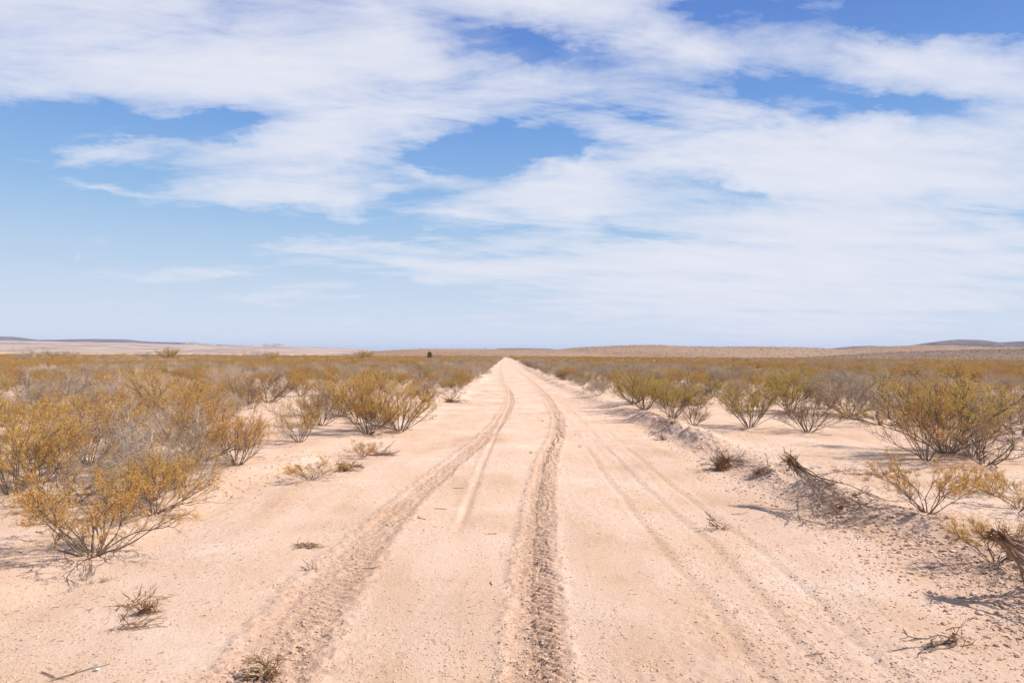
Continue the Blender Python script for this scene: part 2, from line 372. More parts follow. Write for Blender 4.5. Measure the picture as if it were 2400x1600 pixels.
# ------------------------------------------------------------------ hills
def hill(name, label, D, Wf, Wb, prof, m, amp=1.0, steep=1.0, n=260, rows=46, base=-6, seed=1):
    P = np.array(prof, float); px = np.linspace(P[0, 0], P[-1, 0], n); py = np.interp(px, P[:, 0], P[:, 1])
    k = np.ones(5)/5; py = np.convolve(np.pad(py, 2, 'edge'), k, 'valid')
    vs = []
    crest = []
    for a, b_ in zip(px, py):
        d = ray(a, b_); t = D/d.y; crest.append((d.x*t, CAM_H+d.z*t))
    crest = np.array(crest)
    T = np.linspace(-1, 1, rows)
    X = np.repeat(crest[:, 0][None], rows, 0); Yv = np.where(T < 0, T*Wf, T*Wb)[:, None]+D+0*X
    prof_t = np.where(T < 0, (1-np.abs(T)**(1.15*steep)), (1-np.abs(T)**1.6))[:, None]
    H = np.maximum(crest[:, 1][None]-base, .5)
    s = 6.0/Wf
    nse = fbm(X*s*.6, Yv*s*.6, 5, seed)-.5
    Z = base + H*prof_t*(1+amp*.30*nse*(1-prof_t)*4)
    X = X + 0*Z
    r, c = X.shape; idx = np.arange(r*c).reshape(r, c)
    F = np.stack([idx[:-1, :-1], idx[:-1, 1:], idx[1:, 1:], idx[1:, :-1]], -1).reshape(-1, 4)
    o = mesh_obj(name, np.stack([X, Yv, Z], -1), F, m, smooth=True)
    tag(o, label, kind='structure')
    return o, X, Yv, Z
HILLS = {}
hill('far_hills', 'long blue-grey range on the left skyline', 15000, 1500, 2500,
     [(-260, 790), (-60, 788), (30, 788.5), (48, 795.5), (120, 796), (211, 794), (290, 795), (340, 800), (415, 802), (520, 808), (640, 812), (900, 826)], M_HFAR, seed=3)
hill('rocky_butte', 'jagged pale rock outcrop at the end of the left range', 12500, 300, 500,
     [(405, 822), (428, 804), (434, 803), (440, 800.5), (446, 802), (452, 800.5), (462, 801.5), (468, 804.5), (480, 805.5), (490, 805), (500, 806.5), (508, 811), (530, 822)], M_HROCK, 1.6, 1.4, seed=5)
hill('mesa', 'small flat-topped blue mesa on the left skyline', 12000, 260, 400,
     [(600, 822), (615, 812), (617, 806.5), (625, 806), (640, 806.5), (655, 806), (668, 808.5), (680, 812), (700, 822)], M_HROCK, 1.4, 1.4, seed=6)
hill('pale_slope', 'long pale pinkish slope below the left range', 7000, 3200, 1500,
     [(-300, 797), (0, 798), (150, 800), (300, 803), (450, 808), (600, 811), (750, 814), (830, 817), (880, 821), (920, 828)], M_HPALE, seed=8)
hill('purple_hill', 'low purple hill far right on the skyline', 7000, 900, 1200,
     [(2120, 815), (2160, 809), (2190, 802), (2222, 797.5), (2250, 795), (2300, 796), (2322, 799), (2342, 803), (2362, 801), (2400, 799), (2520, 797), (2650, 815)], M_HFAR, seed=9)
hill('blue_rise', 'thin blue rise behind the middle of the skyline', 9000, 900, 900,
     [(1120, 824), (1170, 816), (1220, 815.5), (1290, 817), (1340, 824)], M_HFAR, seed=10)
hill('blue_rise', 'faint blue rise behind the right-hand saddle', 8000, 900, 900,
     [(1920, 824), (1965, 815), (2000, 811), (2040, 810), (2090, 812), (2160, 820)], M_HFAR, seed=10)
HILLS['c'] = hill('low_hill', 'low pale scrub-dotted rise at the end of the track', 1700, 560, 400,
     [(800, 838), (870, 825), (920, 820), (1000, 817), (1100, 817.5), (1200, 817.5), (1300, 819.5), (1400, 826), (1460, 842)], M_HTAN, seed=12)
HILLS['r1'] = hill('scrub_hill', 'tan hill dotted with yuccas right of the track', 2400, 900, 700,
     [(1215, 842), (1285, 822), (1350, 814.5), (1450, 809.5), (1530, 808), (1600, 811.5), (1700, 812.5), (1760, 811.5), (1870, 813.5), (1930, 817), (1990, 821), (2080, 845)], M_HTAN, seed=14)
HILLS['r2'] = hill('scrub_hill', 'brown scrub hill towards the right edge of the skyline', 2600, 1000, 700,
     [(1870, 845), (1960, 820), (2030, 815), (2060, 812), (2150, 809), (2200, 809), (2300, 813), (2400, 814.5), (2560, 816), (2700, 850)], M_HTAN, seed=16)
HILLS['r3'] = hill('dark_slope', 'dark brown scrub slope in front of the right-hand hill', 1500, 420, 400,
     [(1840, 846), (1900, 838), (2000, 832), (2100, 826), (2200, 822), (2300, 819), (2400, 817), (2600, 816), (2800, 850)], M_HDARK, seed=18)

# ------------------------------------------------------------------ plant growing
def rng(s): return np.random.default_rng(s)
def unit(v): return v/np.maximum(np.linalg.norm(v, axis=-1, keepdims=True), 1e-9)
def grow_level(r, base, dr, ln, segs, wig, up):
    N_ = len(base); P = np.zeros((N_, segs+1, 3)); P[:, 0] = base; d = unit(dr)
    for i in range(segs):
        P[:, i+1] = P[:, i]+d*(ln/segs)[:, None]
        d = unit(d+r.normal(0, wig, d.shape)+np.array([0, 0, up]))
    return P
def tubes(P, r0, r1, k):
    N_, S1, _ = P.shape
    t = unit(np.gradient(P, axis=1))
    ref = np.where(np.abs(t[..., 2:3]) > .9, np.array([1., 0, 0]), np.array([0, 0, 1.]))
    a = unit(np.cross(t, ref)); b = np.cross(t, a)
    rad = (r0[:, None]*(1-np.linspace(0, 1, S1))+r1[:, None]*np.linspace(0, 1, S1))[:, :, None, None]
    an = np.arange(k)*2*math.pi/k
    V = P[:, :, None]+rad*(a[:, :, None]*np.cos(an)[None, None, :, None]+b[:, :, None]*np.sin(an)[None, None, :, None])
    idx = np.arange(N_*S1*k).reshape(N_, S1, k)
    A = idx[:, :-1]; B = idx[:, 1:]
    F = np.stack([A, np.roll(A, -1, 2), np.roll(B, -1, 2), B], -1).reshape(-1, 4)
    return V.reshape(-1, 3), F
def children(r, P, n, t0, t1, lo, hi, spread, up):
    N_, S1, _ = P.shape
    pi = np.repeat(np.arange(N_), n); t = r.uniform(t0, t1, len(pi))*(S1-1)
    i = np.minimum(t.astype(int), S1-2); f = (t-i)[:, None]
    base = P[pi, i]*(1-f)+P[pi, i+1]*f; d = unit(P[pi, i+1]-P[pi, i])
    nd = unit(d*1.0+r.normal(0, spread, d.shape)+np.array([0, 0, up]))
    return base, nd, r.uniform(lo, hi, len(pi))
class Geo:
    def __init__(s): s.V = []; s.F = []; s.n = 0
    def add(s, V, F): s.V.append(V); s.F.append(F+s.n); s.n += len(V)
    def obj(s, name, m, parent=None): return mesh_obj(name, np.concatenate(s.V), np.concatenate(s.F), m, parent)
def leaves(r, P, n, size, asp=.5, jit=.012, t0=.15, flat=.0):
    b, d, _ = children(r, P, n, t0, 1, 0, 1, .5, .2)
    b = b+r.normal(0, jit, b.shape)
    nrm = unit(r.normal(0, 1, b.shape)+np.array([0, 0, flat])); a = unit(np.cross(nrm, d+1e-3)); c = np.cross(nrm, a)
    L_ = (size*r.uniform(.6, 1.3, len(b)))[:, None]; Wd = L_*asp
    V = np.stack([b-c*L_*.5, b+a*Wd*.5, b+c*L_*.5, b-a*Wd*.5], 1).reshape(-1, 3)
    F = np.arange(len(V)).reshape(-1, 4)
    return V, F, r.uniform(0, 1, len(F))
def bush_mesh(seed, H=1.15, W=.85, nst=18, b1=8, b2=5, b3=4, nleaf=13, lsize=.0165, wig=.15, tmin=8, tmax=55, m=None, lm=None, thick=.011, l3=(.05, .12), up=.10, leafy=1.0, asp=.5, sparse_side=None):
    r = rng(seed)
    ang = np.arange(nst)*2.399+r.uniform(0, .8, nst); ti = np.radians(tmin+(tmax-tmin)*np.sqrt(np.linspace(.03, 1, nst)))
    d = np.stack([np.sin(ti)*np.cos(ang), np.sin(ti)*np.sin(ang), np.cos(ti)], 1)
    base = np.stack([np.cos(ang)*.06, np.sin(ang)*.06, np.full(nst, -.03)], 1)*r.uniform(.3, 1.3, (nst, 1)); base[:, 2] = -.03
    ln = H*r.uniform(.72, 1.05, nst)*(1+.12*np.sin(ti))
    P0 = grow_level(r, base, d, ln, 6, wig, up*.5)
    g_ = Geo(); g_.add(*tubes(P0, thick*r.uniform(.6, 1.2, nst), np.full(nst, thick*.25), 4))
    P1 = grow_level(r, *children(r, P0, b1, .22, .97, .22*H, .45*H, .38, up), 4, wig*1.3, up)
    g_.add(*tubes(P1, np.full(len(P1), thick*.42), np.full(len(P1), thick*.18), 3))
    P2 = grow_level(r, *children(r, P1, b2, .2, 1, .10*H, .24*H, .5, up), 3, wig*1.5, up)
    g_.add(*tubes(P2, np.full(len(P2), thick*.22), np.full(len(P2), thick*.12), 3))
    P3 = grow_level(r, *children(r, P2, b3, .25, 1, *l3, .6, up), 2, wig*1.5, up)
    g_.add(*tubes(P3, np.full(len(P3), thick*.085), np.full(len(P3), thick*.05), 3))
    lv = None
    if nleaf:
        zmin = .24*H
        keep = P3[:, -1, 2] > zmin+r.uniform(0, .25*H, len(P3))
        keep &= r.uniform(0, 1, len(P3)) < leafy
        e = P3[:, -1]/H; keep &= vn(e[:, 0]*7.5+e[:, 2]*3+seed, e[:, 1]*7.5-e[:, 2]*4, seed) > .29
        lv = leaves(r, P3[keep], nleaf, lsize, asp)
    return g_, lv
def bush_proto(name, stemm, leafm, **kw):
    root = empty(name)
    g_, lv = bush_mesh(**kw)
    top = np.percentile(np.concatenate([v[:, 2] for v in g_.V]), 99.0)      # normalise: a proto stands 1 m tall
    g_.V = [v/top for v in g_.V]
    if lv is not None: lv = (lv[0]/top, lv[1], lv[2])
    g_.obj('stems', stemm, root)
    if lv is not None: mesh_obj('foliage', lv[0], lv[1], leafm, root, face_attr=lv[2])
    return root
def kids(o): return [c for c in bpy.data.objects if c.parent == o]
def kidmap():
    d = {}
    for o in bpy.data.objects:
        if o.parent: d.setdefault(o.parent.name, []).append(o)
    return d

KIND = {}
def K(key, desc, cat, objname, *a, **kw): KIND[key] = dict(root=bush_proto(objname, *a, **kw), desc=desc, cat=cat, used=False, name=objname)
K('o1', 'ochre-yellow', 'bush', 'creosote_bush', M_STEM, M_OCHRE, seed=11)
K('o2', 'ochre-yellow', 'bush', 'creosote_bush', M_STEM, M_OCHRE, seed=12, tmax=52, nst=20, nleaf=13, leafy=.9)
K('o3', 'ochre-yellow', 'bush', 'creosote_bush', M_STEM, M_OCHRE, seed=13, tmax=68, H=1.05, nst=17, leafy=.85)
K('o4', 'ochre-yellow', 'bush', 'creosote_bush', M_STEM, M_OCHRE, seed=19, tmax=62, H=1.2, nst=13, wig=.18, leafy=.8)
K('g1', 'olive-green', 'bush', 'creosote_bush', M_STEM, M_GREEN, seed=21, nst=19, nleaf=13)
K('g2', 'olive-green', 'bush', 'creosote_bush', M_STEM, M_GREEN, seed=22, tmax=56, leafy=.85)
K('s1', 'grey twiggy', 'bush', 'grey_shrub', M_GREY, M_PALE, seed=31, wig=.24, tmax=70, H=.95, nleaf=3, leafy=.5, b3=6, l3=(.06, .14), nst=15)
K('s2', 'grey twiggy', 'bush', 'grey_shrub', M_GREY, M_OCHRE, seed=32, wig=.22, tmax=62, H=.95, nleaf=4, leafy=.5, b3=6, l3=(.06, .14))
K('s3', 'pale dusty', 'bush', 'grey_shrub', M_GREY, M_PALE, seed=33, wig=.16, tmax=55, H=1.0, nleaf=6, leafy=.8, b3=5, l3=(.06, .14))
K('w1', 'bleached straw', 'bush', 'straw_shrub', M_STRAW, M_STRAW, seed=41, wig=.1, tmax=45, H=.8, nst=26, nleaf=2, leafy=.5, thick=.006, lsize=.02, asp=.2, up=.2)
K('d1', 'bare dark', 'dead bush', 'bare_shrub', M_STEM, M_BROWN, seed=51, wig=.22, tmax=72, H=.95, nleaf=1, leafy=.12, b2=4, b3=3, nst=10, thick=.014)
K('r1', 'rust-brown', 'bush', 'brown_shrub', M_STEM, M_BROWN, seed=61, tmax=60, H=1.0, nleaf=5, leafy=.6, nst=14, b2=5)
K('a1', 'sparse yellow-green', 'bush', 'creosote_bush', M_STEM, M_OCHRE, seed=71, tmax=66, H=1.0, nst=17, b1=6, b2=5, b3=5, nleaf=12, leafy=.9, wig=.2, thick=.013, lsize=.017, up=.06)
K('a2', 'sparse yellow-green', 'bush', 'creosote_bush', M_STEM, M_OCHRE, seed=72, tmax=62, H=1.0, nst=11, b1=6, b2=5, b3=5, nleaf=12, leafy=.9, wig=.22, thick=.013, lsize=.019, up=.08)
KM = kidmap()
HT = {k: 1.15 for k in KIND}
def place(key, x, y, sc, rz, label, group=None, sz=None, zoff=0.0):
    k = KIND[key]; src = k['root']
    if not k['used']: o = src; k['used'] = True
    else:
        o = src.copy(); COL.objects.link(o)
        for c in KM[src.name]:
            cc = c.copy(); COL.objects.link(cc); cc.parent = o
    o.location = (x, y, gz(x, y)+zoff); o.rotation_euler = (0, 0, rz); o.scale = (sc, sc, sc*(sz or 1))
    if 'group' in o and not group: del o['group']
    tag(o, label, k['cat'], group)
    return o

# ---- bushes read off the photograph one by one: base pixel (2352-wide), height in pixels, width stretch, kind, label
NEAR = [
 ('a1', 212, 1283, 235, 1.05, 1.3, 'small yellow bush with bare splayed stems standing nearest the camera on the left'),
 ('o3', 350, 1190, 190, 1.2, 2.0, 'broad ragged yellow bush right behind the nearest left bush'),
 ('o1', 30, 1142, 255, 1.0, .3, 'tall yellow bush cut by the left edge of the picture'),
 ('d1', 165, 1165, 150, 1.0, 4.0, 'bare grey bush between the left-edge yellow bush and the nearest bush'),
 ('o2', 205, 1075, 220, 1.1, 1.1, 'yellow bush rising above the bare grey bush on the left'),
 ('s1', 345, 1095, 215, 1.25, 5.1, 'large silvery twiggy bush in the middle of the left thicket'),
 ('o3', 470, 1065, 180, 1.1, 2.2, 'ochre bush behind the right shoulder of the large silvery bush'),
 ('o1', 545, 1078, 170, .95, 3.2, 'ochre bush at the right end of the left thicket beside open sand'),
 ('o4', 688, 1022, 140, .85, 1.0, 'small vase-shaped ochre bush alone on sand between thicket and track'),
 ('r1', 738, 985, 85, 1.0, 2.0, 'little brown bush just behind the lone vase-shaped bush'),
 ('o2', 845, 1000, 145, 1.0, 4.4, 'dense ochre bush on the left verge where the scrub meets the track'),
 ('o3', 920, 990, 105, 1.0, .4, 'ochre bush touching the right side of the dense verge bush'),
 ('s2', 780, 962, 90, 1.1, .9, 'greyish bush behind the dense bush on the left verge'),
 ('d1', 618, 925, 65, 1.2, 1.9, 'low dark-based bush in the sandy gap left of the vase-shaped bush'),
 ('r1', 565, 935, 75, 1.0, 2.9, 'low brown bush at the left end of the sandy gap'),
 ('s1', 150, 960, 110, 1.4, 3.9, 'pale grey rounded bush in the left scrub above the left-edge yellow bush'),
 ('w1', 330, 965, 105, 1.2, .9, 'straw-coloured bush amid the yellow scrub on the left'),
 ('w1', 520, 900, 60, 1.3, .2, 'small straw bush beyond the ochre thicket on the left'),
 ('g2', 1480, 948, 105, 1.1, 1.4, 'olive bush on the right verge above the crumbled bank'),
 ('g1', 1545, 968, 110, 1.0, 2.5, 'dense green bush next along the right verge'),
 ('d1', 1590, 940, 95, 1.1, 3.3, 'dark leaning bare-trunked bush behind the right verge greens'),
 ('r1', 1593, 988, 60, 1.2, 4.7, 'low rust-tinged bush on bare sand beside the right bank'),
 ('g2', 1722, 992, 130, .95, 5.0, 'vase-shaped green bush alone on the sand right of the track'),
 ('g1', 1815, 955, 125, 1.0, .7, 'taller green bush behind the vase-shaped one on the right'),
 ('r1', 1855, 1003, 100, 1.3, 1.2, 'wide brown open bush right of the vase-shaped green bush'),
 ('s3', 1950, 962, 110, 1.35, 2.2, 'dusty grey-green spreading bush in the middle right scrub'),
 ('d1', 2030, 985, 70, 1.9, 2.8, 'low sprawl of dark fallen branches left of the big right-hand bush'),
 ('g2', 2175, 1052, 190, 1.1, 3.3, 'biggest bush on the right side, tall with a grey twig crown'),
 ('o4', 2128, 1072, 150, .85, 4.1, 'narrow bush standing in front of the biggest right-hand bush'),
 ('s2', 2235, 1060, 120, 1.0, 5.2, 'grey twiggy bush leaning on the right flank of the biggest bush'),
 ('d1', 2265, 1080, 100, 1.1, .5, 'leafless open bush on sand right of the biggest bush'),
 ('s1', 2300, 990, 110, 1.2, 1.5, 'dark tangled bush by the right edge behind the leafless one'),
 ('d1', 2345, 1010, 120, 1.2, 1.9, 'bare bush cut by the right edge of the picture'),
 ('a2', 2130, 1207, 132, .85, 2.4, 'yellow bush with thick dark stems behind the right bank'),
 ('a2', 2275, 1150, 62, 1.0, 3.5, 'small pale yellow spray on sand behind the thick-stemmed yellow bush'),
 ('a2', 2345, 1190, 75, 1.3, 4.5, 'little yellow bush at the right edge beyond the nearest right bush'),
 ('a2', 2285, 1310, 112, .85, 5.2, 'yellow bush at the right edge growing beside the torn root stump'),
 ('a2', 712, 1103, 46, 1.5, .4, 'tiny yellow sprig beside the root clump left of the track'),
 ('a2', 835, 1050, 36, 1.3, 1.4, 'faint tiny yellow sprig near the strip of bark left of the track'),
 ('g1', 1455, 935, 80, 1.1, 3.4, 'small green bush at the near end of the right verge row'),
 ('o3', 95, 1120, 190, 1.05, 5.6, 'ochre bush filling the gap right of the left-edge bush'),
 ('s1', 262, 1150, 165, 1.1, 3.1, 'grey twiggy bush half hidden behind the nearest left bush'),
 ('s2', 425, 1128, 150, 1.05, 2.2, 'low greyish bush on the sandy front edge of the left thicket'),
 ('o2', 440, 1010, 150, 1.1, 2.9, 'ochre bush at the back of the left thicket, above its sandy end'),
 ('o1', 60, 1010, 130, 1.2, 2.6, 'yellow bush above the left-edge bush in the left scrub'),
 ('o3', 390, 980, 120, 1.1, 3.6, 'ochre bush just above the large silvery bush'),
 ('o4', 265, 1005, 140, 1.1, 4.6, 'ochre bush directly above the tall yellow bush of the left thicket'),
]
occ = []
for key, px, py, hp, ws, rz, lab in NEAR:
    if px < 700 and hp > 120: hp *= .72 if px != 212 else .8
    if 1450 < px < 1900: hp *= .86
    x, y = at(px, py); h = hp*1.0204*y/FPX
    sc = h*ws
    place(key, x, y, sc, rz, lab, sz=1/ws); occ.append((x, y, sc*.55))

# ---- the rest of the scrub
r = rng(777)
def veg(x, y):
    right = x - BERM_R(y); left = BERM_L(y) - x
    return right, left
def poisson(ymin, ymax, dens, seed, halfw=.82):
    r = rng(seed); n = int((ymax**2-ymin**2)*halfw*dens)
    y = np.sqrt(r.uniform(ymin**2, ymax**2, n)); x = r.uniform(-halfw, halfw, n)*y
    return x, y, r
def allowed(x, y, r):
    right, left = veg(x, y)
    ok = (right > .35+.5*r.uniform(0, 1, len(x))) | (left > .15+.5*r.uniform(0, 1, len(x)))
    ok &= ~((right > -1) & (y < 20) & (x < .62*y*1.0+0))          # bare sand right, near
    ok &= ~((right > -1) & (y < 14.5))
    # sandy gap on the left
    ok &= ~((x < 0) & (y > 10.2) & (y < 26) & (x > -.36*y-1.0) & (x < -.135*y-1.9) & (y < 20) & (left > 0))
    ok &= ~((x < 0) & (y < 6.7)) & ~((x < 0) & (y < 11.5) & (x > -4.3))
    return ok
def kind_of(x, y, r):
    n = np.where(y < 46, fbm(x*.10, y*.06, 3, 501), fbm(x*.035, y*.018, 3, 502)+.02); n2 = fbm(x*.35, y*.35, 2, 511); u = r.uniform(0, 1, len(x))
    keys = []
    for i in range(len(x)):
        g_ = n[i]
        if g_ > .60 and u[i] < .62: keys.append(['s1', 's2', 's3', 'w1'][int(u[i]*1000) % 4])
        elif x[i] > 0 and x[i] < 14 and y[i] < 60 and u[i] < .6: keys.append(['g1', 'g2', 's3', 'o1'][int(u[i]*1000) % 4])
        elif u[i] > .94: keys.append('w1')
        elif u[i] > .86: keys.append('s2')
        elif u[i] > .80: keys.append('r1')
        elif u[i] > .75: keys.append('g2')
        else: keys.append(['o1', 'o2', 'o3', 'o4'][int(u[i]*1000) % 4])
    return keys
x, y, r = poisson(6.5, 46, .50, 42)
ok = allowed(x, y, r); x, y = x[ok], y[ok]
order = np.argsort(y); x, y = x[order], y[order]
fx, fy = [], []
for a, b in zip(x, y):
    rr = .55+.012*b
    if all((a-c[0])**2+(b-c[1])**2 > (max(.55, c[2]*.8))**2 for c in occ) and all((a-c)**2+(b-d)**2 > rr*rr for c, d in zip(fx[-400:], fy[-400:])):
        fx.append(a); fy.append(b)
fx, fy = np.array(fx), np.array(fy)
ks = kind_of(fx, fy, r)
NIND = 255
print('scrub near', len(fx), 'limit depth', fy[min(NIND, len(fy)-1)])
DESC = {'o': 'ochre-yellow creosote', 'g': 'olive-green', 's': 'grey twiggy', 'w': 'bleached straw', 'r': 'rust-brown'}
MARKS = [(-9999, 'nearest the left picture edge'), (130, 'left of the long blue range'), (330, 'under the dark skyline shrub'), (500, 'under the rocky butte'), (600, 'under the flat-topped mesa'),
         (720, 'under the end of the mesa slope'), (840, 'under the bright green round bush'), (960, 'under the upright yucca'), (1060, 'hugging the left verge'), (1184, 'hugging the right verge'),
         (1400, 'below the tan hill top'), (1620, 'below the tan hill shoulder'), (1800, 'below the saddle of the hills'), (1960, 'below the white hut'), (2150, 'below the purple hill'), (2300, 'nearest the right picture edge')]
ORD = ['nearest', 'second', 'third', 'fourth', 'fifth', 'sixth', 'seventh', 'eighth', 'ninth', 'tenth', 'eleventh', 'twelfth', 'thirteenth', 'fourteenth', 'fifteenth', 'sixteenth', 'seventeenth', 'eighteenth', 'nineteenth', 'twentieth', 'twenty-first', 'twenty-second', 'twenty-third', 'twenty-fourth', 'twenty-fifth', 'twenty-sixth', 'twenty-seventh', 'twenty-eighth', 'twenty-ninth', 'thirtieth']
cnt = {}
for i in range(min(NIND, len(fx))):
    a, b, k = float(fx[i]), float(fy[i]), ks[i]
    px = 1184+1600*a/b; mk = [m for p, m in MARKS if px >= p][-1]; key = (k[0], mk); c = cnt.get(key, 0); cnt[key] = c+1
    lab = f'{ORD[min(c, 29)]} of the {DESC[k[0]]} bushes {mk}' if c else f'{DESC[k[0]]} bush {mk}, nearest of its kind there'
    place(k, a, b, r.uniform(.45, .86), r.uniform(0, 6.28), lab, f'{DESC[k[0]]} bushes in the {"left" if a < 0 else "right"}-hand scrub')

def scatter(name, label, cat, X, Y, Z, idx, sc, rz, protos):
    """one object that scatters copies of the protos over its points (uncountable scrub)"""
    me = bpy.data.meshes.new(name); n = len(X); me.vertices.add(n)
    me.vertices.foreach_set('co', np.stack([X, Y, Z], -1).astype(np.float32).ravel())
    for nm, ty, v in (('pick', 'INT', idx), ('size', 'FLOAT', sc), ('turn', 'FLOAT', rz)):
        a = me.attributes.new(nm, ty, 'POINT'); a.data.foreach_set('value', np.asarray(v, np.int32 if ty == 'INT' else np.float32))
    o = bpy.data.objects.new(name, me); COL.objects.link(o)
    ng = bpy.data.node_groups.new(name, 'GeometryNodeTree')
    ng.interface.new_socket('Geometry', in_out='INPUT', socket_type='NodeSocketGeometry')
    ng.interface.new_socket('Geometry', in_out='OUTPUT', socket_type='NodeSocketGeometry')
    N = ng.nodes.new; L = ng.links.new
    gi, go = N('NodeGroupInput'), N('NodeGroupOutput')
    coll = N('GeometryNodeJoinGeometry')
    insts = []
    for p in protos:
        parts = KM[p.name]
        if len(parts) > 1:
            jn = N('GeometryNodeJoinGeometry'); 
            for q in parts:
                oi = N('GeometryNodeObjectInfo'); oi.inputs['Object'].default_value = q; oi.transform_space = 'ORIGINAL'
                L(oi.outputs['Geometry'], jn.inputs[0])
            src = jn.outputs[0]
        else:
            oi = N('GeometryNodeObjectInfo'); oi.inputs['Object'].default_value = parts[0]; src = oi.outputs['Geometry']
        g2 = N('GeometryNodeGeometryToInstance'); L(src, g2.inputs[0]); insts.append(g2.outputs[0])
    for s_ in reversed(insts): L(s_, coll.inputs[0])
    iop = N('GeometryNodeInstanceOnPoints'); iop.inputs['Pick Instance'].default_value = True
    L(gi.outputs[0], iop.inputs['Points']); L(coll.outputs[0], iop.inputs['Instance'])
    def na(nm, ty):
        n_ = N('GeometryNodeInputNamedAttribute'); n_.data_type = ty; n_.inputs['Name'].default_value = nm; return n_.outputs['Attribute']
    L(na('pick', 'INT'), iop.inputs['Instance Index']); L(na('size', 'FLOAT'), iop.inputs['Scale'])
    cx = N('ShaderNodeCombineXYZ'); L(na('turn', 'FLOAT'), cx.inputs[2]); L(cx.outputs[0], iop.inputs['Rotation'])
    L(iop.outputs[0], go.inputs[0])
    md = o.modifiers.new('scatter', 'NODES'); md.node_group = ng
    tag(o, label, cat, kind='stuff'); return o
BK = ['o1', 'o2', 'o3', 'o4', 'g1', 'g2', 's1', 's2', 's3', 'w1', 'r1']
protos = [KIND[k]['root'] for k in BK]
bx, by = list(fx[NIND:]), list(fy[NIND:]); bk = list(ks[NIND:])
bs = list(rng(5).uniform(.52, .95, len(bx)))
for y0, y1, dens, s_, sd_ in ((46, 130, .44, 1.05, 1), (130, 360, .15, 1.1, 2), (360, 900, .014, 1.7, 3)):
    x, y, r = poisson(y0, y1, dens, 90+sd_); ok = allowed(x, y, r) & ((fbm(x*.06, y*.03, 3, 601) > .36) | (np.maximum(veg(x, y)[0], veg(x, y)[1]) < 6))
    x, y = x[ok], y[ok]; bx += list(x); by += list(y); bk += kind_of(x, y, r); bs += list(r.uniform(.55, .95, len(x))*s_)
bx, by = np.array(bx), np.array(by); print('scrub stuff', len(bx))
scatter('desert_scrub', 'dense ochre and grey scrub covering the plain out to the hills', 'scrub', bx, by, ground_z(bx, by, False),
        [BK.index(k) for k in bk], bs, rng(6).uniform(0, 6.28, len(bx)), protos)

# ------------------------------------------------------------------ lone shrubs and yuccas standing out of the far scrub
def yucca(px, py, hp, label, heads=3, seed=0, mm=M_DARKG, tall=.5):
    x, y = at(px, py); h = hp*1.0204*y/FPX; r = rng(seed)
    root = empty('yucca', (x, y, gz(x, y)))
    T = Geo()
    n = heads; base = np.zeros((n, 3)); base[:, 2] = -.1; d = unit(np.stack([r.normal(0, .22, n), r.normal(0, .22, n), np.ones(n)], 1))
    ln = h*tall*r.uniform(.8, 1.25, n); P = grow_level(r, base, d, ln, 4, .08, .1)
    T.add(*tubes(P, np.full(n, h*.045), np.full(n, h*.035), 7)); T.obj('trunk', M_DEAD, root)
    Vs, Fs, k = [], [], 0
    for p in P:
        for t_ in np.linspace(.55, 1, 4):
            c = p[0]*(1-t_)+p[-1]*t_
            m_ = 60; dd = unit(r.normal(0, 1, (m_, 3))+np.array([0, 0, .35])); L_ = h*.22*r.uniform(.7, 1.1, (m_, 1)); s_ = unit(np.cross(dd, r.normal(0, 1, (m_, 3))))*h*.012
            V = np.stack([c+dd*0-s_, c+s_+dd*0, c+dd*L_], 1).reshape(-1, 3); Vs.append(V); Fs.append(np.arange(len(V)).reshape(-1, 3)+k); k += len(V)
    F = np.concatenate(Fs); mesh_obj('leaf_crown', np.concatenate(Vs), F, mm, root, face_attr=r.uniform(0, 1, len(F)))
    tag(root, label, 'yucca'); return root
yucca(986, 829, 32, 'dark upright yucca standing left of the far end of the track', 3, 1)
yucca(1901, 842, 24, 'small dark yucca clump on the right-hand plain', 4, 2, tall=.3)
yucca(1194, 830, 15, 'low dark yucca at the right verge where the track vanishes', 4, 3, tall=.3)
for key, px, py, hp, ws, rz, lab in [
    ('s1', 70, 832, 26, 1.3, 1, 'big silvery shrub on the left skyline plain near the picture edge'),
    ('g2', 112, 824, 12, 1.1, 2, 'small green shrub right of the big silvery shrub on the skyline'),
    ('s3', 146, 824, 11, 1.2, 3, 'small grey shrub on the left plain, first of a close pair'),
    ('s2', 170, 825, 13, 1.2, 4, 'small grey shrub on the left plain, second of a close pair'),
    ('g1', 388, 828, 23, 1.3, 5, 'dark grey-green shrub poking above the left horizon'),
    ('s3', 335, 828, 11, 1.3, .4, 'faint shrub left of the one poking above the left horizon'),
    ('s1', 590, 829, 16, 1.5, .6, 'dark grey wide shrub on the plain left of a green one'),
    ('g1', 622, 828, 13, 1.6, .9, 'flat-topped green shrub next to the dark grey wide shrub'),
    ('g2', 838, 828, 17, 1.2, 1.9, 'bright green round bush on the plain between left scrub and track'),
    ('d1', 822, 831, 10, 1.2, 2.9, 'small dark bush by the foot of the bright green round bush'),
    ('s2', 1003, 829, 11, 1.3, 3.9, 'grey shrub just right of the upright yucca'),
    ('g1', 1710, 838, 8, 1.4, 4.9, 'tiny vivid green bush on the right-hand plain'),
    ('d1', 1696, 838, 9, 1.3, 5.9, 'tiny grey bush touching the vivid green one on the right'),
    ('g1', 1384, 837, 7, 1.8, 2.6, 'tiny dark bush on the plain right of the track end'),
    ]:
    x, y = at(px, py); h = (hp+7)*1.0204*y/FPX; place(key, x, y, h*ws, rz, lab, sz=1/ws)

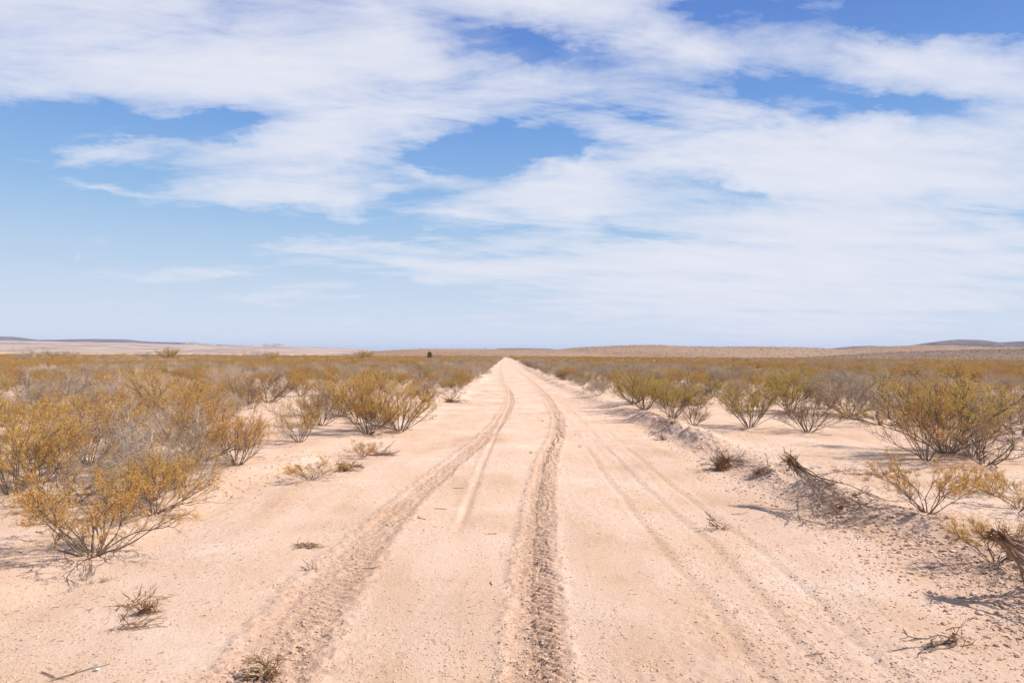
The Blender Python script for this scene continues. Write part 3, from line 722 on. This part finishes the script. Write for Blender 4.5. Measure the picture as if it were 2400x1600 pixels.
# yuccas and brush dotted over the hillsides
r = rng(88); HX, HY, HZ, HS = [], [], [], []
for key, n, s_ in (('c', 600, 1.5), ('r1', 2000, 2.0), ('r2', 1700, 2.1), ('r3', 2600, 1.6)):
    _, X, Yv, Z = HILLS[key]; rr_, cc_ = X.shape
    u = r.uniform(0, rr_*.62, n); v = r.uniform(0, cc_-1.01, n); i, j = u.astype(int), v.astype(int); fu, fv = u-i, v-j
    def bl(A): return A[i, j]*(1-fu)*(1-fv)+A[i+1, j]*fu*(1-fv)+A[i, j+1]*(1-fu)*fv+A[i+1, j+1]*fu*fv
    HX.append(bl(X)); HY.append(bl(Yv)); HZ.append(bl(Z)-.2); HS.append(r.uniform(.6, 1.3, n)*s_)
HX, HY, HZ, HS = map(np.concatenate, (HX, HY, HZ, HS))
scatter('hillside_brush', 'dark yuccas and brush dotted over the low hills', 'brush', HX, HY, HZ, r.integers(0, 3, len(HX)), HS, r.uniform(0, 6.28, len(HX)),
        [KIND['g1']['root'], KIND['g2']['root'], KIND['r1']['root']])

# ------------------------------------------------------------------ small white building at the foot of the hills
def prism(name, pts, m, parent, loc=(0, 0, 0)):
    import bmesh
    bm = bmesh.new()
    for (x0, y0, z0, x1, y1, z1) in pts:
        ret = bmesh.ops.create_cube(bm, size=1)
        for v in ret['verts']: v.co = Vector(((x0+x1)/2+v.co.x*(x1-x0), (y0+y1)/2+v.co.y*(y1-y0), (z0+z1)/2+v.co.z*(z1-z0)))
    me = bpy.data.meshes.new(name); bm.to_mesh(me); bm.free(); me.materials.append(m)
    o = bpy.data.objects.new(name, me); COL.objects.link(o); o.parent = parent; return o
def flat(c):
    def f(nt, b): nt.links.new(mixc(nt, nz(nt, 2, 3), c, tuple(v*.85 for v in c)), b.inputs['Base Color'])
    return f
M_WHITE = mat('whitewash', flat((.82, .82, .80))); M_TIN = mat('tin_roof', flat((.7, .71, .72))); M_DOOR = mat('door_paint', flat((.2, .2, .22)))
_, hx, hy, hz = HILLS['r3']; d = ray(2076, 841)
cost = np.abs(hx/hy-d.x/d.y)*400+np.abs((hz-CAM_H)/hy-d.z/d.y)*1600; q = np.unravel_index(np.argmin(np.where(hy < 1490, cost, 1e9)), cost.shape)
hut = empty('hut', (float(d.x/d.y*hy[q]), float(hy[q]), float(hz[q])-.6), .9)
prism('wall', [(-2.4, -1.8, 0, 2.4, 1.8, 4.3)], M_WHITE, hut)
prism('roof', [(-2.6, -2.0, 4.303, 2.6, 2.0, 4.45), (-1.9, -1.2, 4.453, -.4, .6, 5.3)], M_TIN, hut)
prism('door', [(.3, -1.86, .02, 1.3, -1.803, 2.2)], M_DOOR, hut)
tag(hut, 'tiny white hut at the foot of the right-hand hills', 'hut')

# ------------------------------------------------------------------ uprooted bushes and dead wood
def orient(V, M): return (np.asarray(V) @ np.array(M.to_3x3()).T)
def dead_bush(name, loc, axis, length, seed, label, cat, nst=14, spread=.28, b1=4, b2=3, roots=26, rootlen=.22, cl=0.0, thick=.012, wm=None):
    """stems fan out along axis from a torn root head at loc"""
    kk = min(1., length/1.1)**1.3; thick = max(.004, thick*kk**.6)
    r = rng(seed); root = empty(name, loc); ax = np.array(axis, float); ax = ax/np.linalg.norm(ax)
    d = unit(ax+r.normal(0, spread, (nst, 3))); base = r.normal(0, .02, (nst, 3))
    ln = length*r.uniform(.55, 1.05, nst)
    P0 = grow_level(r, base, d, ln, 9, .15, -.01); G = Geo(); G.add(*tubes(P0, thick*r.uniform(.6, 1.2, nst), np.full(nst, .003), 5))
    P1 = grow_level(r, *children(r, P0, b1, .25, .95, .12*length, .35*length, .35, .05), 4, .16, .0); G.add(*tubes(P1, np.full(len(P1), .005), np.full(len(P1), .0022), 4))
    P2 = grow_level(r, *children(r, P1, b2, .25, .95, .06*length, .16*length, .45, .05), 3, .2, .0); G.add(*tubes(P2, np.full(len(P2), .0027), np.full(len(P2), .0014), 3))
    def clampz(V):
        wx, wy = V[:, 0]+loc[0], V[:, 1]+loc[1]; g0 = ground_z(wx, wy, False)-loc[2]+.004
        V = V.copy(); V[:, 2] = np.maximum(V[:, 2], g0+.15*np.maximum(0, g0-V[:, 2])*0); return V
    G.V = [clampz(v) for v in G.V]; G.obj('branches', wm or M_DEAD, root)
    n = roots; d = unit(-ax*.8+r.normal(0, .7, (n, 3))); ln = rootlen*r.uniform(.3, 1.1, n)
    Q = grow_level(r, r.normal(0, .025, (n, 3)), d, ln, 5, .3, -.08); G = Geo(); G.add(*tubes(Q, r.uniform(.004, .014, n)*max(.35, kk**.5), np.full(n, .0015), 5))
    Q1 = grow_level(r, *children(r, Q, 4, .2, 1, .04, .12, .8, -.05), 3, .3, 0); G.add(*tubes(Q1, np.full(len(Q1), .003), np.full(len(Q1), .001), 3))
    Q2 = grow_level(r, r.normal(0, .02, (6, 3)), unit(ax+r.normal(0, .3, (6, 3))), np.full(6, .16*kk), 4, .15, 0); G.add(*tubes(Q2, np.full(6, .020*kk), np.full(6, .009*kk), 6))
    G.V = [clampz(v) for v in G.V]; G.obj('root_head', M_ROOT, root)
    tag(root, label, cat); return root
def P3(px, py, h):   # point at photo pixel (2352) of the ground foot, raised by h
    x, y = at(px, py); return (x, y, gz(x, y)+h)
dead_bush('uprooted_bush', P3(1822, 1162, .52), (.50, -.85, -.42), 1.45, 5, 'uprooted grey bush lying down the right bank with its root head in the air', 'dead bush', nst=13, spread=.30, roots=34, rootlen=.2, thick=.010)
dead_bush('uprooted_bush', P3(2300, 1372, .45), (.50, -.35, -.45), 1.2, 6, 'uprooted dead bush at the bottom right edge with ragged brown roots', 'dead bush', nst=15, spread=.34, rootlen=.17)
dead_bush('root_clump', P3(1668, 1078, .12), (.9, .2, .12), .6, 7, 'dark tangled root clump heaped on the right bank', 'root clump', nst=14, spread=.5, roots=70, rootlen=.34)
dead_bush('root_clump', P3(1650, 1082, .08), (-.6, .4, .5), .35, 17, 'wiry root tuft at the road side of the dark heap', 'root clump', nst=10, spread=.6, roots=50, rootlen=.25)
dead_bush('dead_branch', P3(1925, 1190, .08), (.9, .0, .25), .5, 8, 'thin forked dead branch sticking up behind the uprooted grey bush', 'branch', nst=3, spread=.2, roots=4, rootlen=.06, b1=3)
dead_bush('dead_branch', P3(1655, 1215, .02), (-.5, -.2, .2), .22, 9, 'small pale dead twig cluster on the road right of the ruts', 'branch', nst=6, spread=.5, roots=8, rootlen=.06)
dead_bush('dead_branch', P3(2190, 1478, .03), (-.9, -.25, .08), .45, 10, 'forked dry branch lying on sand near the bottom right', 'branch', nst=5, spread=.3, roots=8, rootlen=.12, b1=3)
dead_bush('root_clump', P3(795, 1082, .05), (.9, .1, .1), .3, 11, 'brown root clump on the sand left of the track', 'root clump', nst=12, spread=.6, roots=60, rootlen=.22)
dead_bush('root_clump', P3(868, 1046, .02), (.9, .15, .02), .4, 12, 'flat strip of torn roots behind the brown root clump on the left', 'root clump', nst=14, spread=.4, roots=26, rootlen=.22)
dead_bush('dead_branch', P3(302, 1395, .02), (.25, .95, .02), .36, 13, 'long dry stalk with torn base lying at the bottom left', 'branch', nst=3, spread=.08, roots=8, rootlen=.06, b1=1, wm=M_TAN)
dead_bush('root_clump', P3(338, 1412, .03), (.1, -.3, .1), .09, 14, 'dark crumpled root knot beside the long dry stalk', 'root clump', nst=3, spread=.6, roots=30, rootlen=.05, b1=1, b2=1)
dead_bush('dead_branch', P3(290, 1446, .012), (.9, .12, .02), .22, 15, 'short straw-coloured twig bundle below the dark root knot', 'branch', nst=7, spread=.12, roots=6, rootlen=.04, wm=M_TAN, b1=2)
dead_bush('root_clump', P3(618, 1550, .02), (-.9, -.05, .03), .20, 16, 'grey twisted bark pile at the bottom edge beside the left rut', 'root clump', nst=16, spread=.35, roots=22, rootlen=.055, wm=M_TAN)
dead_bush('dead_branch', P3(690, 1258, .02), (.95, .02, .04), .26, 18, 'yellowish dry stalk lying left of the left rut', 'branch', nst=7, spread=.07, roots=8, rootlen=.05, wm=M_TAN, b1=2)
dead_bush('dead_branch', P3(722, 1310, .01), (-.9, .1, .12), .16, 19, 'dark three-pronged twig at the outer edge of the left rut', 'branch', nst=5, spread=.3, roots=3, rootlen=.04, b1=1)
dead_bush('root_clump', P3(1745, 1105, .05), (.7, .2, .3), .35, 20, 'low broken twigs on the bank between heap and uprooted bush', 'root clump', nst=8, spread=.5, roots=20, rootlen=.14)
dead_bush('root_clump', P3(1545, 995, .04), (-.8, .1, .15), .4, 21, 'broken twigs on the right bank below the green bushes', 'root clump', nst=12, spread=.5, roots=30, rootlen=.2)
dead_bush('root_clump', P3(1520, 1010, .04), (-.9, .1, .1), .3, 22, 'small twig mess at the road side of the right bank', 'root clump', nst=8, spread=.5, roots=20, rootlen=.15)
dead_bush('root_clump', P3(1035, 925, .06), (.9, .1, .1), .7, 23, 'dark brushwood pushed up on the left verge far ahead', 'root clump', nst=18, spread=.4, roots=60, rootlen=.5)

# small single twigs lying on the track
TW = [(1013, 1167, .16, 0, 'dark curved twig between the ruts, short and thick'), (1052, 1120, .14, .1, 'dark twig between the ruts lying square to them'),
      (965, 1190, .2, 2.4, 'thin pale twig beside the left rut, slanting'), (855, 1308, .18, .1, 'ochre stalk lying across the inner edge of the left rut'),
      (1130, 1225, .1, .2, 'tiny straw between the thin wheel line and the right rut'), (1110, 995, .35, .1, 'thin dark twig near the bend of the left rut'),
      (90, 1240, .16, -.6, 'short brown stick on the sand left of the nearest left bush'), (185, 1545, .3, .9, 'brown stalk in the bottom left corner, pointing to the track'),
      (120, 1555, .22, -.5, 'small brown twig nearest the bottom left corner'), (1128, 1340, .08, 1.8, 'tiny upright-lying twig beside the right rut'),
      (1700, 1180, .22, .1, 'thin dark twig on the flat road below the root heap'), (1960, 1105, .3, 0, 'thin twig on the sand behind the uprooted grey bush'),
      (470, 1100, .25, .1, 'thin twig on the sand at the foot of the left thicket'), (1290, 968, .25, .2, 'small dark stick on the outer edge of the right rut bend'),
      (1870, 1505, .14, .3, 'small brown stick on the pebbly strip at the lower right')]
for i, (px, py, L_, a, lab) in enumerate(TW):
    x, y = at(px, py); r = rng(900+i)
    P = grow_level(r, np.array([[-L_/2, 0, .004]]), np.array([[1., 0, .0]]), np.array([L_]), 6, .13, 0)
    P[..., 2] = np.abs(P[..., 2])*.4+.004
    Q = grow_level(r, *children(r, P, 3, .3, .8, L_*.15, L_*.35, .4, .05), 3, .15, 0)
    G = Geo(); G.add(*tubes(P, np.array([.0042]), np.array([.002]), 6)); G.add(*tubes(Q, np.full(3, .003), np.full(3, .0015), 4))
    o = G.obj('twig', M_DEAD if i % 3 else M_ROOT); zt = float(ground_z(np.array([x]), np.array([y]))[0])
    o.location = (x, y, zt); o.rotation_euler = (0, 0, a); tag(o, lab, 'twig')

# stones
def lump(r, k=1.0):
    t = (1+5**.5)/2
    V = np.array([(-1, t, 0), (1, t, 0), (-1, -t, 0), (1, -t, 0), (0, -1, t), (0, 1, t), (0, -1, -t), (0, 1, -t), (t, 0, -1), (t, 0, 1), (-t, 0, -1), (-t, 0, 1)])/1.9
    return V
ICO_F = np.array([(0, 11, 5), (0, 5, 1), (0, 1, 7), (0, 7, 10), (0, 10, 11), (1, 5, 9), (5, 11, 4), (11, 10, 2), (10, 7, 6), (7, 1, 8), (3, 9, 4), (3, 4, 2), (3, 2, 6), (3, 6, 8), (3, 8, 9), (4, 9, 5), (2, 4, 11), (6, 2, 10), (8, 6, 7), (9, 8, 1)])
def clods(name, label, cat, X, Y, sz, m, seed, flatten=.7, fine=True):
    r = rng(seed); n = len(X); V0 = lump(r)
    V = V0[None]*(1+r.normal(0, .22, (n, 12, 1)))*np.stack([r.uniform(.7, 1.4, n), r.uniform(.7, 1.4, n), r.uniform(.5, 1, n)*flatten], -1)[:, None]*sz[:, None, None]
    a = r.uniform(0, 6.28, n); c, s = np.cos(a)[:, None], np.sin(a)[:, None]
    V = np.stack([V[..., 0]*c-V[..., 1]*s, V[..., 0]*s+V[..., 1]*c, V[..., 2]], -1)
    Z = ground_z(X, Y, fine); V = V+np.stack([X, Y, Z+sz*.25], -1)[:, None]
    F = (ICO_F[None]+(np.arange(n)*12)[:, None, None]).reshape(-1, 3)
    o = mesh_obj(name, V.reshape(-1, 3), F, m, face_attr=np.repeat(r.uniform(0, 1, n), 20)); 
    tag(o, label, cat, kind='stuff'); return o
r = rng(4242)
CX, CY, CS = [], [], []
def add_cl(n, fn, y0, y1, w, s0, s1, off=0):
    y = 1/r.uniform(1/y1, 1/y0, n); x = fn(y)+off+r.normal(0, w, n); CX.append(x); CY.append(y); CS.append(s0+(s1-s0)*r.uniform(0, 1, n)**3.5)
add_cl(5200, RUT_R, 3.4, 16, .13, .002, .011)
add_cl(5200, RUT_L, 3.4, 18, .16, .002, .011)
add_cl(9000, BERM_R, 4, 30, .38, .003, .024, -.15)
add_cl(1500, BERM_L, 9, 34, .3, .003, .024)
for P_, o_ in ((TR_A, .1), (TR_A, .5), (TR_B, .1)): add_cl(900, P_, 3.4, 14, .07, .002, .011, o_)
n = 42000; y = 1/r.uniform(1/16., 1/3.3, n); x = r.uniform(-.85, .85, n)*y; k = fbm(x*1.1, y*1.1, 3, 711) >.46; CX.append(x[k]); CY.append(y[k]); CS.append(.0018+.0065*r.uniform(0, 1, k.sum())**3)
n = 9000; y = 1/r.uniform(1/13., 1/3.3, n); x = BERM_R(y)-r.exponential(.8, n); CX.append(x); CY.append(y); CS.append(.002+.009*r.uniform(0, 1, n)**3)
CX, CY, CS = map(np.concatenate, (CX, CY, CS)); print('clods', len(CX))
clods('dirt_clods', 'crumbs and clods of dry earth strewn over ruts, bank and sand', 'dirt clods', CX, CY, CS, M_CLOD, 3)
M_STONE = mat('white_stone', flat((.74, .70, .66)))
for i, (px, py, s_, lab) in enumerate([(903, 1295, .022, 'white pebble at the inner edge of the left rut'), (1396, 1520, .016, 'white pebble at the bottom, right of the right rut'),
        (1135, 1557, .018, 'white pebble at the bottom edge beside the right rut'), (222, 1545, .028, 'pale flat stone in the bottom left corner'),
        (20, 1310, .03, 'white stone at the left edge in front of the bush shadow'), (1440, 1505, .014, 'tiny white pebble, farther right of the pair at the bottom')]):
    x, y = at(px, py); r = rng(60+i)
    V = lump(r); V = V*(1+r.normal(0, .12, (12, 1)))*np.array([1.3, .9, .6])*s_*.55
    o = mesh_obj('pebble', V, ICO_F, M_STONE); o.location = (x, y, float(ground_z(np.array([x]), np.array([y]))[0])+s_*.3); tag(o, lab, 'stone')
    md = o.modifiers.new('round', 'SUBSURF'); md.levels = md.render_levels = 1

# leaf and twig litter: short dark slivers
def litter():
    r = rng(515); n = 12000; y = 1/r.uniform(1/26., 1/3.4, n); x = r.uniform(-.85, .85, n)*y
    right, left = veg(x, y); w = np.where(right > -.8, 1.0, np.where(left > -1.2, .8, .30)); w *= .3+1.2*fbm(x*1.3, y*1.3, 3, 808)
    k = r.uniform(0, 1, n) < w; x, y = x[k], y[k]; n = len(x)
    ex = [b for b in NEAR]
    for key, px, py, hp, ws, rz, lab in ex:
        a, b = at(px, py); m_ = 90; x = np.append(x, a+r.normal(-.12, .32, m_)); y = np.append(y, b+r.normal(0, .28, m_))
    n = len(x); z = ground_z(x, y)+.003; L_ = .006+.04*r.uniform(0, 1, n)**3.5
    d = r.normal(0, 1, (n, 3)); d[:, 2] *= .15; d = unit(d)
    P = grow_level(r, np.stack([x, y, z], -1), d, L_, 2, .25, .0); P[..., 2] = np.maximum(P[..., 2], z[:, None])
    V, F = tubes(P, .0011+.02*L_, .0007+.01*L_, 3)
    o = mesh_obj('twig_litter', V, F, M_LITTER); tag(o, 'fine dark twig litter sprinkled over the sand', 'twig litter', kind='stuff')
litter()
# low dry tufts on the right sand
def tufts():
    r = rng(616); Vs, Fs, k = [], [], 0
    for (px, py, n, w, dd) in [(2010, 1097, 30, .55, .12), (2075, 1100, 14, .3, .1), (1280, 995, 12, .6, .9), (1990, 1110, 10, .2, .1), (200, 1330, 8, .12, .06)]:
        a, b = at(px, py)
        for _ in range(n):
            cx, cy = a+r.normal(0, w), b+r.normal(0, dd*2.5); m_ = int(r.uniform(8, 45))
            base = np.stack([cx+r.normal(0, .02, m_), cy+r.normal(0, .02, m_), np.full(m_, gz(cx, cy)-.005)], -1)
            P = grow_level(r, base, unit(r.normal(0, .5, (m_, 3))*np.array([1, 1, .3])+np.array([0, 0, .8])), r.uniform(.02, .055, m_), 2, .2, 0)
            V, F = tubes(P, np.full(m_, .0016), np.full(m_, .0007), 3); Vs.append(V); Fs.append(F+k); k += len(V)
    o = mesh_obj('dry_ground_cover', np.concatenate(Vs), np.concatenate(Fs), M_GREY); tag(o, 'low grey dry ground cover in small patches on the sand', 'ground cover', kind='stuff')
tufts()

# ------------------------------------------------------------------ haze
def haze():
    import bmesh
    me = bpy.data.meshes.new('haze'); bm = bmesh.new(); bmesh.ops.create_cube(bm, size=1)
    for v in bm.verts: v.co = Vector((v.co.x*92000, v.co.y*92000, -9 if v.co.z < 0 else 420))
    bm.to_mesh(me); bm.free()
    m = bpy.data.materials.new('air'); m.use_nodes = True; nt = m.node_tree; nt.nodes.clear()
    o_ = nt.nodes.new('ShaderNodeOutputMaterial'); v = nt.nodes.new('ShaderNodeVolumePrincipled')
    v.inputs['Color'].default_value = (.60, .73, 1, 1); v.inputs['Density'].default_value = 2.2e-5; v.inputs['Anisotropy'].default_value = 0.0
    nt.links.new(v.outputs[0], o_.inputs['Volume']); me.materials.append(m)
    o = bpy.data.objects.new('haze', me); COL.objects.link(o); tag(o, 'thin blue distance haze over the plain', kind='stuff')
haze()
